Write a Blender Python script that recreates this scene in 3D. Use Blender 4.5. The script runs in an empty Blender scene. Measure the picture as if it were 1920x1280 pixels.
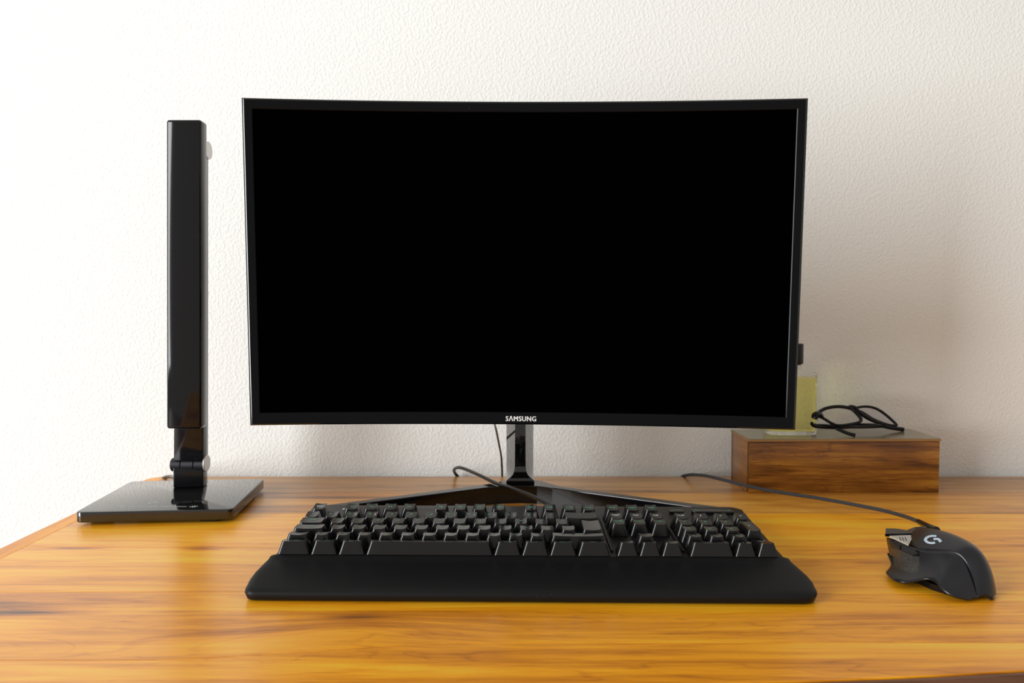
import bpy, bmesh, math, random
from mathutils import Vector, Matrix
from mathutils.bvhtree import BVHTree
random.seed(7)
PI = math.pi
sc = bpy.context.scene
COL = sc.collection

# ---------------------------------------------------------------- camera
F_PX, PITCH, CAM_H = 1440.0, math.radians(2.7), 0.238      # desk top is z = 0, the floor z = -0.75
cam = bpy.data.cameras.new('camera'); cam_o = bpy.data.objects.new('camera', cam); COL.objects.link(cam_o)
cam.sensor_width = 36.0; cam.lens = F_PX / 1920 * 36.0
cam.clip_start = 0.02; cam.clip_end = 50
cam_o.location = (0, 0, CAM_H); cam_o.rotation_euler = (PI/2 - PITCH, 0, 0)
cam.dof.use_dof = True; cam.dof.focus_distance = 0.74; cam.dof.aperture_fstop = 10.0
sc.camera = cam_o
# ---------------------------------------------------------------- light
world = bpy.data.worlds.new('world'); sc.world = world; world.use_nodes = True
bg = world.node_tree.nodes['Background']
bg.inputs[0].default_value = (1.0, 0.945, 0.865, 1); bg.inputs[1].default_value = 0.50
def area(name, loc, target, sx, sy, power, color, spread=PI):
    l = bpy.data.lights.new(name, 'AREA'); l.shape = 'RECTANGLE'; l.size = sx; l.size_y = sy
    l.energy = power; l.color = color; l.spread = spread
    o = bpy.data.objects.new(name, l); COL.objects.link(o); o.location = loc
    d = Vector(target) - Vector(loc); o.rotation_euler = d.to_track_quat('-Z', 'Y').to_euler()
    return o
# daylight from the tall window in the left-hand side of the room
area('window_daylight', (-3.5, -1.75, 0.90), (-0.1, 0.80, 0.90), 1.7, 3.2, 262, (0.955, 0.985, 1.0))
sc.view_settings.view_transform = 'Standard'; sc.view_settings.look = 'None'
sc.view_settings.exposure = 0.0; sc.view_settings.gamma = 1.0
sc.view_settings.use_curve_mapping = False

# ---------------------------------------------------------------- measuring helper: a ray of the camera met with a plane
def P(px, py, Y=None, z=None):
    a, b = (px-960)/F_PX, (640-py)/F_PX
    c, s = math.cos(PITCH), math.sin(PITCH)
    d = Vector((a, c + b*s, -s + b*c))
    t = Y/d.y if Y is not None else (z-CAM_H)/d.z
    return Vector((0, 0, CAM_H)) + d*t

# ---------------------------------------------------------------- materials
def new_mat(name):
    m = bpy.data.materials.new(name); m.use_nodes = True
    return m, m.node_tree, m.node_tree.nodes['Principled BSDF']
def N(nt, kind, **kw):
    n = nt.nodes.new(kind)
    for k, v in kw.items(): setattr(n, k, v)
    return n
def setp(p, **kw):
    names = dict(color='Base Color', rough='Roughness', metal='Metallic', spec='Specular IOR Level', coat='Coat Weight',
                 coat_rough='Coat Roughness', trans='Transmission Weight', ior='IOR', alpha='Alpha', emit='Emission Strength')
    for k, v in kw.items():
        p.inputs[names[k]].default_value = (*v, 1) if isinstance(v, tuple) else v
def plain(name, color, rough=0.5, metal=0.0, spec=0.5, bump=0.0, bscale=600, dust=0.0, **kw):
    m, nt, p = new_mat(name); setp(p, color=color, rough=rough, metal=metal, spec=spec, **kw)
    tc = N(nt, 'ShaderNodeTexCoord')
    nz = N(nt, 'ShaderNodeTexNoise'); nz.inputs['Scale'].default_value = bscale; nz.inputs['Detail'].default_value = 3
    nt.links.new(tc.outputs['Object'], nz.inputs['Vector'])
    if bump:
        b = N(nt, 'ShaderNodeBump'); b.inputs['Strength'].default_value = bump; b.inputs['Distance'].default_value = 0.0003
        nt.links.new(nz.outputs['Fac'], b.inputs['Height']); nt.links.new(b.outputs['Normal'], p.inputs['Normal'])
    if dust:                                              # specks of dust lying on dark plastic
        v = N(nt, 'ShaderNodeTexVoronoi'); v.inputs['Scale'].default_value = 170
        nt.links.new(tc.outputs['Object'], v.inputs['Vector'])
        lt = N(nt, 'ShaderNodeMath', operation='LESS_THAN'); lt.inputs[1].default_value = 0.055
        nt.links.new(v.outputs['Distance'], lt.inputs[0])
        nz2 = N(nt, 'ShaderNodeTexNoise'); nz2.inputs['Scale'].default_value = 40
        nt.links.new(tc.outputs['Object'], nz2.inputs['Vector'])
        gt = N(nt, 'ShaderNodeMath', operation='GREATER_THAN'); gt.inputs[1].default_value = 0.60
        nt.links.new(nz2.outputs['Fac'], gt.inputs[0])
        mu = N(nt, 'ShaderNodeMath', operation='MULTIPLY'); nt.links.new(lt.outputs[0], mu.inputs[0]); nt.links.new(gt.outputs[0], mu.inputs[1])
        mx = N(nt, 'ShaderNodeMix', data_type='RGBA'); mx.inputs[6].default_value = (*color, 1); mx.inputs[7].default_value = (dust, dust, dust, 1)
        nt.links.new(mu.outputs[0], mx.inputs[0]); nt.links.new(mx.outputs[2], p.inputs['Base Color'])
    return m

def wood(name, ramp, along='x', scale=1.0, rough=0.36, knots=(), spec=0.5, tint=0.12, coat=0.0, contrast=2.2):
    """Wood cut along one axis: coarse bands, growth lines, fibres and, where given, knots the grain flows round."""
    m, nt, p = new_mat(name); L = nt.links.new
    geo = N(nt, 'ShaderNodeNewGeometry'); info = N(nt, 'ShaderNodeObjectInfo')
    sep = N(nt, 'ShaderNodeSeparateXYZ'); L(geo.outputs['Position'], sep.inputs[0])
    def M(op, a, b=None, c=None, clamp=False):
        n = N(nt, 'ShaderNodeMath', operation=op, use_clamp=clamp)
        for i, v in enumerate((a, b, c)):
            if v is None: continue
            if isinstance(v, (int, float)): n.inputs[i].default_value = v
            else: L(v, n.inputs[i])
        return n.outputs[0]
    X, Y, Z = sep.outputs[0], sep.outputs[1], sep.outputs[2]
    if along == 'y': X, Y = Y, X
    Yc = M('ADD', Y, M('MULTIPLY', Z, 0.9))
    warp = None; dark = None
    for (kx, ky, ax, ay, amp, dk) in knots:
        dx = M('DIVIDE', M('SUBTRACT', X, kx), ax); dy = M('DIVIDE', M('SUBTRACT', Y, ky), ay)
        r2 = M('ADD', M('MULTIPLY', dx, dx), M('MULTIPLY', dy, dy))
        w = M('EXPONENT', M('MULTIPLY', r2, -1.0))
        ww = M('MULTIPLY', M('MULTIPLY', w, dy), amp)
        warp = ww if warp is None else M('ADD', warp, ww)
        core = M('MULTIPLY', M('EXPONENT', M('MULTIPLY', r2, -9.0)), dk)
        dark = core if dark is None else M('ADD', dark, core)
    if warp is not None: Yc = M('ADD', Yc, warp)
    cmb = N(nt, 'ShaderNodeCombineXYZ'); L(X, cmb.inputs[0]); L(Yc, cmb.inputs[1])
    L(M('MULTIPLY', info.outputs['Random'], 3.0), cmb.inputs[2])
    def noise(sx, sy, detail, dist, rgh=0.55):
        vm = N(nt, 'ShaderNodeVectorMath', operation='MULTIPLY'); L(cmb.outputs[0], vm.inputs[0])
        vm.inputs[1].default_value = (sx*scale, sy*scale, 5.0)
        n = N(nt, 'ShaderNodeTexNoise'); n.inputs['Scale'].default_value = 1.0
        n.inputs['Detail'].default_value = detail; n.inputs['Distortion'].default_value = dist; n.inputs['Roughness'].default_value = rgh
        L(vm.outputs[0], n.inputs['Vector']); return n.outputs['Fac']
    broad = noise(1.6, 9, 3, 0.5); band = noise(2.6, 34, 6, 1.1, 0.6); line = noise(4.5, 150, 5, 0.7, 0.65); fib = noise(30, 900, 3, 0.3)
    v = M('ADD', M('MULTIPLY', broad, 0.36), M('MULTIPLY', band, 0.38))
    v = M('ADD', v, M('MULTIPLY', line, 0.16)); v = M('ADD', v, M('MULTIPLY', fib, 0.14))
    v = M('MULTIPLY_ADD', M('SUBTRACT', v, 0.5), contrast, 0.52)
    v = M('ADD', v, M('MULTIPLY', M('SUBTRACT', info.outputs['Random'], 0.5), tint))
    # narrow dark growth rings
    ring = noise(1.8, 22, 4, 1.6, 0.5)
    rr = M('ABSOLUTE', M('SUBTRACT', M('FRACT', M('MULTIPLY', ring, 9.0)), 0.5))
    rl = M('MULTIPLY', M('SUBTRACT', 1.0, M('MULTIPLY', rr, 9.0), clamp=True), 0.12)
    v = M('SUBTRACT', v, rl)
    if dark is not None: v = M('SUBTRACT', v, M('MULTIPLY', dark, M('MULTIPLY_ADD', line, 3.6, -1.0, clamp=False)))
    cr = N(nt, 'ShaderNodeValToRGB'); L(v, cr.inputs[0])
    el = cr.color_ramp.elements
    while len(el) < len(ramp): el.new(0.5)
    for e, (pos, c) in zip(el, ramp): e.position = pos; e.color = (*c, 1)
    L(cr.outputs[0], p.inputs['Base Color'])
    setp(p, rough=rough, spec=spec, coat=coat, coat_rough=0.22)
    b = N(nt, 'ShaderNodeBump'); b.inputs['Strength'].default_value = 0.35; b.inputs['Distance'].default_value = 0.00015
    L(M('ADD', fib, M('MULTIPLY', line, 0.8)), b.inputs['Height']); L(b.outputs['Normal'], p.inputs['Normal'])
    return m

KN = [(-0.385, 0.585, 0.11, 0.024, 0.014, 0.50), (-0.26, 0.588, 0.08, 0.012, 0.008, 0.40), (-0.305, 0.742, 0.060, 0.022, 0.014, 0.60),
      (-0.10, 0.60, 0.10, 0.035, 0.030, 0.12), (-0.43, 0.742, 0.09, 0.012, 0.007, 0.45), (0.42, 0.845, 0.05, 0.008, 0.006, 0.55),
      (0.50, 0.85, 0.045, 0.008, 0.006, 0.55), (0.33, 0.70, 0.05, 0.012, 0.008, 0.40), (0.44, 0.705, 0.05, 0.010, 0.008, 0.35),
      (0.05, 0.625, 0.06, 0.014, 0.012, 0.30), (-0.12, 0.575, 0.09, 0.030, 0.030, 0.30)]
W_DESK = [(0.0, (0.10, 0.024, 0.002)), (0.16, (0.30, 0.088, 0.003)), (0.38, (0.66, 0.218, 0.003)), (0.64, (0.94, 0.378, 0.006)), (1.0, (0.98, 0.60, 0.03))]
W_BOX = [(0.0, (0.014, 0.004, 0.001)), (0.30, (0.070, 0.020, 0.002)), (0.55, (0.205, 0.070, 0.006)), (0.8, (0.39, 0.165, 0.018)), (1.0, (0.50, 0.25, 0.04))]
m_desk = wood('honey_wood', W_DESK, 'x', knots=KN, rough=0.36, spec=0.6, contrast=3.2, coat=0.25)
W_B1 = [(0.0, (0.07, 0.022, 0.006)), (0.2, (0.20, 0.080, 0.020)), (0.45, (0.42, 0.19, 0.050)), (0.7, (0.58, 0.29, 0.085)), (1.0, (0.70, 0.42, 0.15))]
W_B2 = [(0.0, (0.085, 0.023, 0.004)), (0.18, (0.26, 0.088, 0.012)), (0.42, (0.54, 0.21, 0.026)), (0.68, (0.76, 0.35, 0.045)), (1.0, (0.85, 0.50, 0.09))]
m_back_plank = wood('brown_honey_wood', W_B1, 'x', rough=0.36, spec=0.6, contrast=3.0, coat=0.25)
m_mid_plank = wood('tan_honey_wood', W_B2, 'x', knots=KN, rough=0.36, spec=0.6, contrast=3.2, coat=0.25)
m_desk_y = wood('honey_wood_end_grain', W_DESK, 'y')
m_apron = wood('brown_wood', [(0.0, (0.03, 0.012, 0.006)), (0.5, (0.13, 0.055, 0.028)), (1.0, (0.24, 0.11, 0.06))], 'x')
m_box = wood('walnut_box_wood', W_BOX, 'x', scale=1.25, rough=0.28, contrast=3.6)
m_box_y = wood('walnut_box_side_wood', [(0.0, (0.03, 0.010, 0.003)), (0.4, (0.16, 0.055, 0.010)), (0.7, (0.34, 0.14, 0.03)), (1.0, (0.50, 0.25, 0.06))], 'y', scale=1.25, rough=0.28)
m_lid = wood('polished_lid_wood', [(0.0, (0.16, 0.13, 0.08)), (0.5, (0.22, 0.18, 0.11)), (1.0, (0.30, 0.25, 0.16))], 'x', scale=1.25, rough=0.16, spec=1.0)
m_lid_edge = plain('lid_edge_wood', (0.30, 0.155, 0.05), 0.4)
m_floor = wood('floor_wood', [(0.0, (0.04, 0.02, 0.01)), (0.5, (0.12, 0.06, 0.03)), (1.0, (0.2, 0.1, 0.05))], 'x')

def wall_mat():
    m, nt, p = new_mat('woodchip_wallpaper'); L = nt.links.new
    geo = N(nt, 'ShaderNodeNewGeometry')
    mp = N(nt, 'ShaderNodeMapping'); mp.inputs['Scale'].default_value = (1.0, 1.0, 0.85); mp.inputs['Rotation'].default_value = (0, 0.35, 0)
    L(geo.outputs['Position'], mp.inputs[0])
    a = N(nt, 'ShaderNodeTexNoise'); a.inputs['Scale'].default_value = 270; a.inputs['Detail'].default_value = 2.5; a.inputs['Roughness'].default_value = 0.5; a.inputs['Distortion'].default_value = 0.15
    v = N(nt, 'ShaderNodeTexNoise'); v.inputs['Scale'].default_value = 105; v.inputs['Detail'].default_value = 2
    L(mp.outputs[0], a.inputs['Vector']); L(mp.outputs[0], v.inputs['Vector'])
    r = N(nt, 'ShaderNodeValToRGB'); r.color_ramp.elements[0].position = 0.45; r.color_ramp.elements[1].position = 0.63
    L(a.outputs['Fac'], r.inputs[0])
    ad = N(nt, 'ShaderNodeMath', operation='MULTIPLY_ADD'); ad.inputs[1].default_value = 0.6
    L(v.outputs['Fac'], ad.inputs[0]); L(r.outputs[0], ad.inputs[2])
    b = N(nt, 'ShaderNodeBump'); b.inputs['Strength'].default_value = 0.6; b.inputs['Distance'].default_value = 0.0005
    L(ad.outputs[0], b.inputs['Height']); L(b.outputs['Normal'], p.inputs['Normal'])
    setp(p, color=(0.835, 0.825, 0.795), rough=0.85, spec=0.2)
    return m
m_wall = wall_mat()
m_plaster = plain('plaster', (0.8, 0.78, 0.75), 0.9)
m_gloss = plain('black_gloss_plastic', (0.004, 0.004, 0.005), 0.07, spec=0.36, dust=0.05)
m_bezel = plain('black_gloss_bezel', (0.003, 0.003, 0.004), 0.10, spec=0.13, dust=0.05)
m_touch = plain('glass_touch_panel', (0.006, 0.006, 0.006), 0.05, spec=1.0, dust=0.05)
m_neck = plain('black_mirror_plastic', (0.003, 0.003, 0.003), 0.04, spec=0.75)
m_rim = plain('black_gloss_rim', (0.004, 0.004, 0.004), 0.08, spec=0.7)
m_screen = plain('dark_screen', (0.0003, 0.0003, 0.0003), 0.55, spec=0.0)
m_matte = plain('black_matte_plastic', (0.006, 0.006, 0.007), 0.42, spec=0.22, bump=0.25, bscale=1800, dust=0.08)
m_key = plain('black_key_plastic', (0.005, 0.005, 0.0055), 0.20, spec=0.42, bump=0.05, bscale=2500)
m_rest = plain('soft_touch_plastic', (0.006, 0.006, 0.0065), 0.46, spec=0.2, bump=0.15, bscale=2500, dust=0.06)
m_green = plain('green_key_legend', (0.07, 0.42, 0.21), 0.5)
m_white = plain('white_legend', (0.62, 0.68, 0.66), 0.5)
m_logo = plain('silver_lettering', (0.75, 0.72, 0.70), 0.4)
m_glogo = plain('pale_blue_emblem', (0.42, 0.50, 0.58), 0.4)
m_silver = plain('brushed_silver', (0.62, 0.61, 0.58), 0.35, metal=0.6)
m_hinge = plain('satin_black_hinge', (0.012, 0.011, 0.016), 0.30, dust=0.15)
m_mouse = plain('satin_mouse_plastic', (0.006, 0.006, 0.009), 0.30, spec=0.5, bump=0.1, bscale=3000)
m_mouse_g = plain('gloss_mouse_plastic', (0.005, 0.005, 0.006), 0.12, spec=0.35)
m_mplate = plain('pale_mouse_plate', (0.48, 0.45, 0.40), 0.5)
m_rubber = plain('black_cable_rubber', (0.005, 0.005, 0.005), 0.25, spec=0.35)
m_frame = plain('black_acetate', (0.004, 0.0035, 0.004), 0.25, spec=0.25)
m_cap = plain('black_bottle_cap', (0.004, 0.004, 0.006), 0.3, spec=0.25)

def grip_mat():
    m, nt, p = new_mat('textured_grip'); setp(p, color=(0.014, 0.014, 0.013), rough=0.22, spec=1.0)
    tc = N(nt, 'ShaderNodeTexCoord'); v = N(nt, 'ShaderNodeTexVoronoi'); v.inputs['Scale'].default_value = 750
    nt.links.new(tc.outputs['Object'], v.inputs['Vector'])
    b = N(nt, 'ShaderNodeBump'); b.inputs['Strength'].default_value = 0.8; b.inputs['Distance'].default_value = 0.0005
    nt.links.new(v.outputs['Distance'], b.inputs['Height']); nt.links.new(b.outputs['Normal'], p.inputs['Normal'])
    return m
m_grip = grip_mat()
def braid_mat():
    m, nt, p = new_mat('braided_cable'); L = nt.links.new
    uv = N(nt, 'ShaderNodeUVMap')
    sep = N(nt, 'ShaderNodeSeparateXYZ'); L(uv.outputs[0], sep.inputs[0])
    def M(op, a, b):
        n = N(nt, 'ShaderNodeMath', operation=op)
        for i, v in enumerate((a, b)):
            if isinstance(v, (int, float)): n.inputs[i].default_value = v
            else: L(v, n.inputs[i])
        return n.outputs[0]
    k = 2*PI
    a = M('SINE', M('MULTIPLY', M('ADD', M('MULTIPLY', sep.outputs[0], 6.0), M('MULTIPLY', sep.outputs[1], 270.0)), k), 0)
    c = M('SINE', M('MULTIPLY', M('SUBTRACT', M('MULTIPLY', sep.outputs[0], 6.0), M('MULTIPLY', sep.outputs[1], 270.0)), k), 0)
    d = M('MULTIPLY', a, c)
    r = N(nt, 'ShaderNodeValToRGB'); r.color_ramp.elements[0].position = 0.25; r.color_ramp.elements[0].color = (0.008, 0.008, 0.010, 1)
    r.color_ramp.elements[1].position = 0.60; r.color_ramp.elements[1].color = (0.11, 0.115, 0.135, 1)
    L(M('ADD', d, 0.0), r.inputs[0]); L(r.outputs[0], p.inputs['Base Color'])
    b = N(nt, 'ShaderNodeBump'); b.inputs['Distance'].default_value = 0.0004; b.inputs['Strength'].default_value = 0.8
    L(d, b.inputs['Height']); L(b.outputs['Normal'], p.inputs['Normal']); setp(p, rough=0.45)
    return m
m_braid = braid_mat()
def glass_mat(name, color, rough=0.02, ior=1.45, trans=1.0):
    m, nt, p = new_mat(name); setp(p, color=color, rough=rough, trans=trans, ior=ior); return m
m_glass = glass_mat('clear_bottle_glass', (0.985, 0.98, 0.94), ior=1.05)
m_perf = glass_mat('yellow_perfume', (0.97, 0.90, 0.36), ior=1.06)
m_lens = glass_mat('spectacle_lens', (0.86, 0.82, 0.86), ior=1.06)

# ---------------------------------------------------------------- geometry helpers
def finish(me, smooth=40):
    bm = bmesh.new(); bm.from_mesh(me); bmesh.ops.recalc_face_normals(bm, faces=bm.faces); bm.to_mesh(me); bm.free()
    if smooth:
        for p in me.polygons: p.use_smooth = True
        me.set_sharp_from_angle(angle=math.radians(smooth))
    return me
def origin_of(o):
    v = Vector((0, 0, 0))
    while o: v += o.location; o = o.parent
    return v
def mk(name, verts, faces, mat, parent=None, loc=None, smooth=40, fix=True):
    """One mesh object; verts are world positions, kept so whatever (unrotated) parent it gets."""
    base = origin_of(parent)
    lw = Vector(loc) if loc is not None else base
    me = bpy.data.meshes.new(name); me.from_pydata([tuple(Vector(v) - lw) for v in verts], [], faces); me.update()
    if fix: finish(me, smooth)
    for mm in (mat if isinstance(mat, (list, tuple)) else [mat]): me.materials.append(mm)
    o = bpy.data.objects.new(name, me); COL.objects.link(o)
    if parent: o.parent = parent
    o.location = lw - base
    return o
def mesh_obj(name, me, mat, parent=None, loc=(0, 0, 0), rot=(0, 0, 0)):
    if mat and not me.materials: me.materials.append(mat)
    o = bpy.data.objects.new(name, me); COL.objects.link(o)
    if parent: o.parent = parent
    o.location = loc; o.rotation_euler = rot
    return o
def thing(name, label, cat, loc=(0, 0, 0), rotz=0):
    o = bpy.data.objects.new(name, None); o.empty_display_size = 0.02; COL.objects.link(o)
    o.location = loc; o.rotation_euler = (0, 0, rotz); o['label'] = label; o['category'] = cat
    return o
def rbox(cx, cy, cz, sx, sy, sz, bev=0.001, seg=3, rotz=0.0, vbev=0.0):
    """verts, faces of a rounded box; vbev rounds the upright edges first"""
    bm = bmesh.new(); bmesh.ops.create_cube(bm, size=1.0)
    bmesh.ops.scale(bm, vec=(sx, sy, sz), verts=bm.verts)
    if vbev:
        es = [e for e in bm.edges if abs(e.verts[0].co.z - e.verts[1].co.z) > 1e-6]
        bmesh.ops.bevel(bm, geom=es, offset=vbev, segments=6, affect='EDGES', profile=0.5)
        es = [e for e in bm.edges if len(e.link_faces) == 2 and e.calc_face_angle(0) > 1.2 and abs(e.verts[0].co.z - e.verts[1].co.z) < 1e-6]
        if bev: bmesh.ops.bevel(bm, geom=es, offset=bev, segments=seg, affect='EDGES', profile=0.5)
    elif bev: bmesh.ops.bevel(bm, geom=bm.edges[:], offset=bev, segments=seg, affect='EDGES', profile=0.5)
    bmesh.ops.rotate(bm, matrix=Matrix.Rotation(rotz, 3, 'Z'), verts=bm.verts)
    bmesh.ops.translate(bm, vec=(cx, cy, cz), verts=bm.verts)
    bm.verts.index_update()
    v = [x.co.copy() for x in bm.verts]; f = [[q.index for q in x.verts] for x in bm.faces]; bm.free()
    return v, f
def merge(*parts):
    V, F = [], []
    for v, f in parts:
        n = len(V); V += list(v); F += [[i+n for i in q] for q in f]
    return V, F
def catmull(pts, n=8, closed=False):
    pts = [Vector(p) for p in pts]; out = []; m = len(pts)
    rng = range(m if closed else m-1)
    for i in rng:
        if closed: a, b, c, d = pts[(i-1) % m], pts[i], pts[(i+1) % m], pts[(i+2) % m]
        else: a, b, c, d = pts[max(i-1, 0)], pts[i], pts[i+1], pts[min(i+2, m-1)]
        for k in range(n):
            t = k/n
            out.append(0.5*((2*b) + (c-a)*t + (2*a-5*b+4*c-d)*t*t + (3*b-a-3*c+d)*t**3))
    if not closed: out.append(pts[-1])
    return out
def tube(pts, r, seg=10, closed=False, flat=1.0):
    """verts, faces, uvs of a tube along pts; r may be a number or a list"""
    pts = [Vector(p) for p in pts]; m = len(pts); V = []; F = []; UV = []
    rs = r if isinstance(r, (list, tuple)) else [r]*m
    up = Vector((0, 0, 1)); d = 0; prev = None; ds = []
    for i, p in enumerate(pts):
        if closed: t = (pts[(i+1) % m] - pts[i-1]).normalized()
        else: t = (pts[min(i+1, m-1)] - pts[max(i-1, 0)]).normalized()
        s = t.cross(up) if prev is None else prev - t*prev.dot(t)
        if s.length < 1e-6: s = t.cross(Vector((0, 1, 0)))
        s.normalize(); prev = s; u = s.cross(t)
        if i: d += (p - pts[i-1]).length
        ds.append(d)
        for k in range(seg):
            a = 2*PI*k/seg
            V.append(p + (s*math.cos(a) + u*math.sin(a)*flat)*rs[i])
    rows = m if closed else m-1
    for i in range(rows):
        j = (i+1) % m
        for k in range(seg):
            k2 = (k+1) % seg
            F.append([i*seg+k, i*seg+k2, j*seg+k2, j*seg+k])
            dj = ds[j] if j else ds[-1] + (pts[0]-pts[-1]).length
            UV += [(k/seg, ds[i]), ((k+1)/seg, ds[i]), ((k+1)/seg, dj), (k/seg, dj)]
    if not closed:
        F.append(list(range(seg))[::-1]); UV += [(0, 0)]*seg
        F.append([(m-1)*seg+k for k in range(seg)]); UV += [(0, 0)]*seg
    return V, F, UV
def mk_tube(name, pts, r, mat, parent=None, seg=10, closed=False, uv=False, n=8, sm=True, flat=1.0):
    if sm: pts = catmull(pts, n, closed)
    if isinstance(r, (list, tuple)) and len(r) != len(pts):
        k = len(r)-1; rr = []
        for i in range(len(pts)):
            t = i/(len(pts)-1)*k; a = min(int(t), k-1); rr.append(r[a]*(1-(t-a)) + r[a+1]*(t-a))
        r = rr
    V, F, UV = tube(pts, r, seg, closed, flat)
    o = mk(name, V, F, mat, parent, smooth=None if uv else 50, fix=not uv)
    if uv:
        l = o.data.uv_layers.new(name='UVMap')
        for i, c in enumerate(UV): l.data[i].uv = c
        for p in o.data.polygons: p.use_smooth = True
    return o
def lathe(prof, c, seg=24):
    V, F = [], []
    for (r, z) in prof:
        for k in range(seg):
            a = 2*PI*k/seg; V.append(Vector((c[0]+r*math.cos(a), c[1]+r*math.sin(a), c[2]+z)))
    for i in range(len(prof)-1):
        for k in range(seg):
            k2 = (k+1) % seg; F.append([i*seg+k, i*seg+k2, (i+1)*seg+k2, (i+1)*seg+k])
    F.append(list(range(seg))[::-1]); F.append([(len(prof)-1)*seg+k for k in range(seg)])
    return V, F
def cyl_x(x0, x1, cy, cz, r, seg=24, bev=0.0006):
    V, F = [], []
    prof = [(x0, r-bev), (x0+bev, r), (x1-bev, r), (x1, r-bev)]
    for (x, rr) in prof:
        for k in range(seg):
            a = 2*PI*k/seg; V.append(Vector((x, cy+rr*math.cos(a), cz+rr*math.sin(a))))
    for i in range(3):
        for k in range(seg):
            k2 = (k+1) % seg; F.append([i*seg+k, i*seg+k2, (i+1)*seg+k2, (i+1)*seg+k])
    F.append(list(range(seg))[::-1]); F.append([3*seg+k for k in range(seg)])
    return V, F
def prism(poly, dv):
    """closed prism: poly (3D points) and the same poly moved by dv"""
    n = len(poly); V = [Vector(p) for p in poly] + [Vector(p)+Vector(dv) for p in poly]
    F = [list(range(n)), [n+i for i in range(n)][::-1]]
    for i in range(n): F.append([i, n+i, n+(i+1) % n, (i+1) % n])
    return V, F
_txt = {}
def text_mesh(s, w, h, weight=0.0, space=1.0, fit=True):
    """flat lettering in the XY plane, centred, w wide and h tall"""
    key = (s, round(w, 5), round(h, 5), weight)
    if key in _txt: return _txt[key]
    cu = bpy.data.curves.new('lettering', 'FONT'); cu.body = s; cu.size = 1.0; cu.offset = weight; cu.resolution_u = 3; cu.space_character = space
    o = bpy.data.objects.new('lettering', cu); COL.objects.link(o)
    dg = bpy.context.evaluated_depsgraph_get(); dg.update()
    me = bpy.data.meshes.new_from_object(o.evaluated_get(dg))
    bpy.data.objects.remove(o); bpy.data.curves.remove(cu)
    xs = [v.co.x for v in me.vertices]; ys = [v.co.y for v in me.vertices]
    if xs:
        x0, x1, y0, y1 = min(xs), max(xs), min(ys), max(ys)
        kx = w/max(x1-x0, 1e-6); ky = h/max(y1-y0, 1e-6)
        if not fit: kx = ky = min(kx, ky)
        for v in me.vertices: v.co = ((v.co.x-(x0+x1)/2)*kx, (v.co.y-(y0+y1)/2)*ky, 0)
    me.materials.clear(); _txt[key] = me
    return me

# ================================================================ SETTING
def struct(o): o['kind'] = 'structure'; return o
WALL_Y = 1.075
wall = struct(mk('wall_back', *rbox(0.2, WALL_Y+0.06, 0.55, 4.6, 0.12, 2.6, bev=0), m_plaster, smooth=None))
x_seam = P(1056, 850, Y=WALL_Y).x
for k in range(-4, 5):                                   # strips of wallpaper, 53 cm wide, butted at the seams
    xa = x_seam + 0.530*k
    mk('wallpaper_strip', *rbox(xa+0.265, WALL_Y-0.0006, 0.55, 0.52995, 0.0012, 2.6, bev=0.00015, seg=1), m_wall, wall, smooth=None)
struct(mk('floor', *rbox(0.2, 0.0, -0.80, 4.6, 2.3, 0.1, bev=0), m_floor, smooth=None))

# ================================================================ DESK
DESK_BACK, DT = 1.059, 0.028
desk = thing('desk', 'honey-coloured solid wood desk with plank top and streaky grain, carrying everything', 'desk', (0.25, 0.76, -0.75))
def sstep(a, b, x):
    t = min(max((x-a)/(b-a), 0), 1); return t*t*(3-2*t)
def y_front(x): return 0.456 + 0.018*sstep(-0.10, 0.16, x) + 0.040*sstep(0.10, 0.62, x)
def y_j1(x): return 0.505 + 0.027*sstep(-0.26, -0.02, x)
joints = [y_front, y_j1, lambda x: 0.628 - 0.004*sstep(-0.2, 0.5, x), lambda x: 0.748, lambda x: 0.868, lambda x: 0.966, lambda x: DESK_BACK]
XL, XR = -0.4805, 1.02
def plank(ja, jb, x0, x1, name='plank', mat=m_desk, gap=0.0003, z0=-DT, z1=0.0):
    n = 44; V = []; F = []
    for i in range(n+1):
        x = x0 + (x1-x0)*i/n; a, b = ja(x)+gap, jb(x)-gap; e = 0.00015
        V += [(x, a, z0), (x, a, z1-e), (x, a+e, z1), (x, b-e, z1), (x, b, z1-e), (x, b, z0)]
    for i in range(n):
        for k in range(6):
            k2 = (k+1) % 6; F.append([i*6+k, i*6+k2, (i+1)*6+k2, (i+1)*6+k])
    F.append([0, 1, 2, 3, 4, 5]); F.append([n*6+k for k in range(6)])
    return mk(name, V, F, mat, desk, smooth=None)
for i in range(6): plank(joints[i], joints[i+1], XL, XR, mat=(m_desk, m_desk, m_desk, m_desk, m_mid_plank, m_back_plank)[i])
plank(lambda x: y_front(x)-0.0032, y_front, XL, XR, name='front_edge', mat=m_apron, gap=0.0001, z1=-0.0012)
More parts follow.
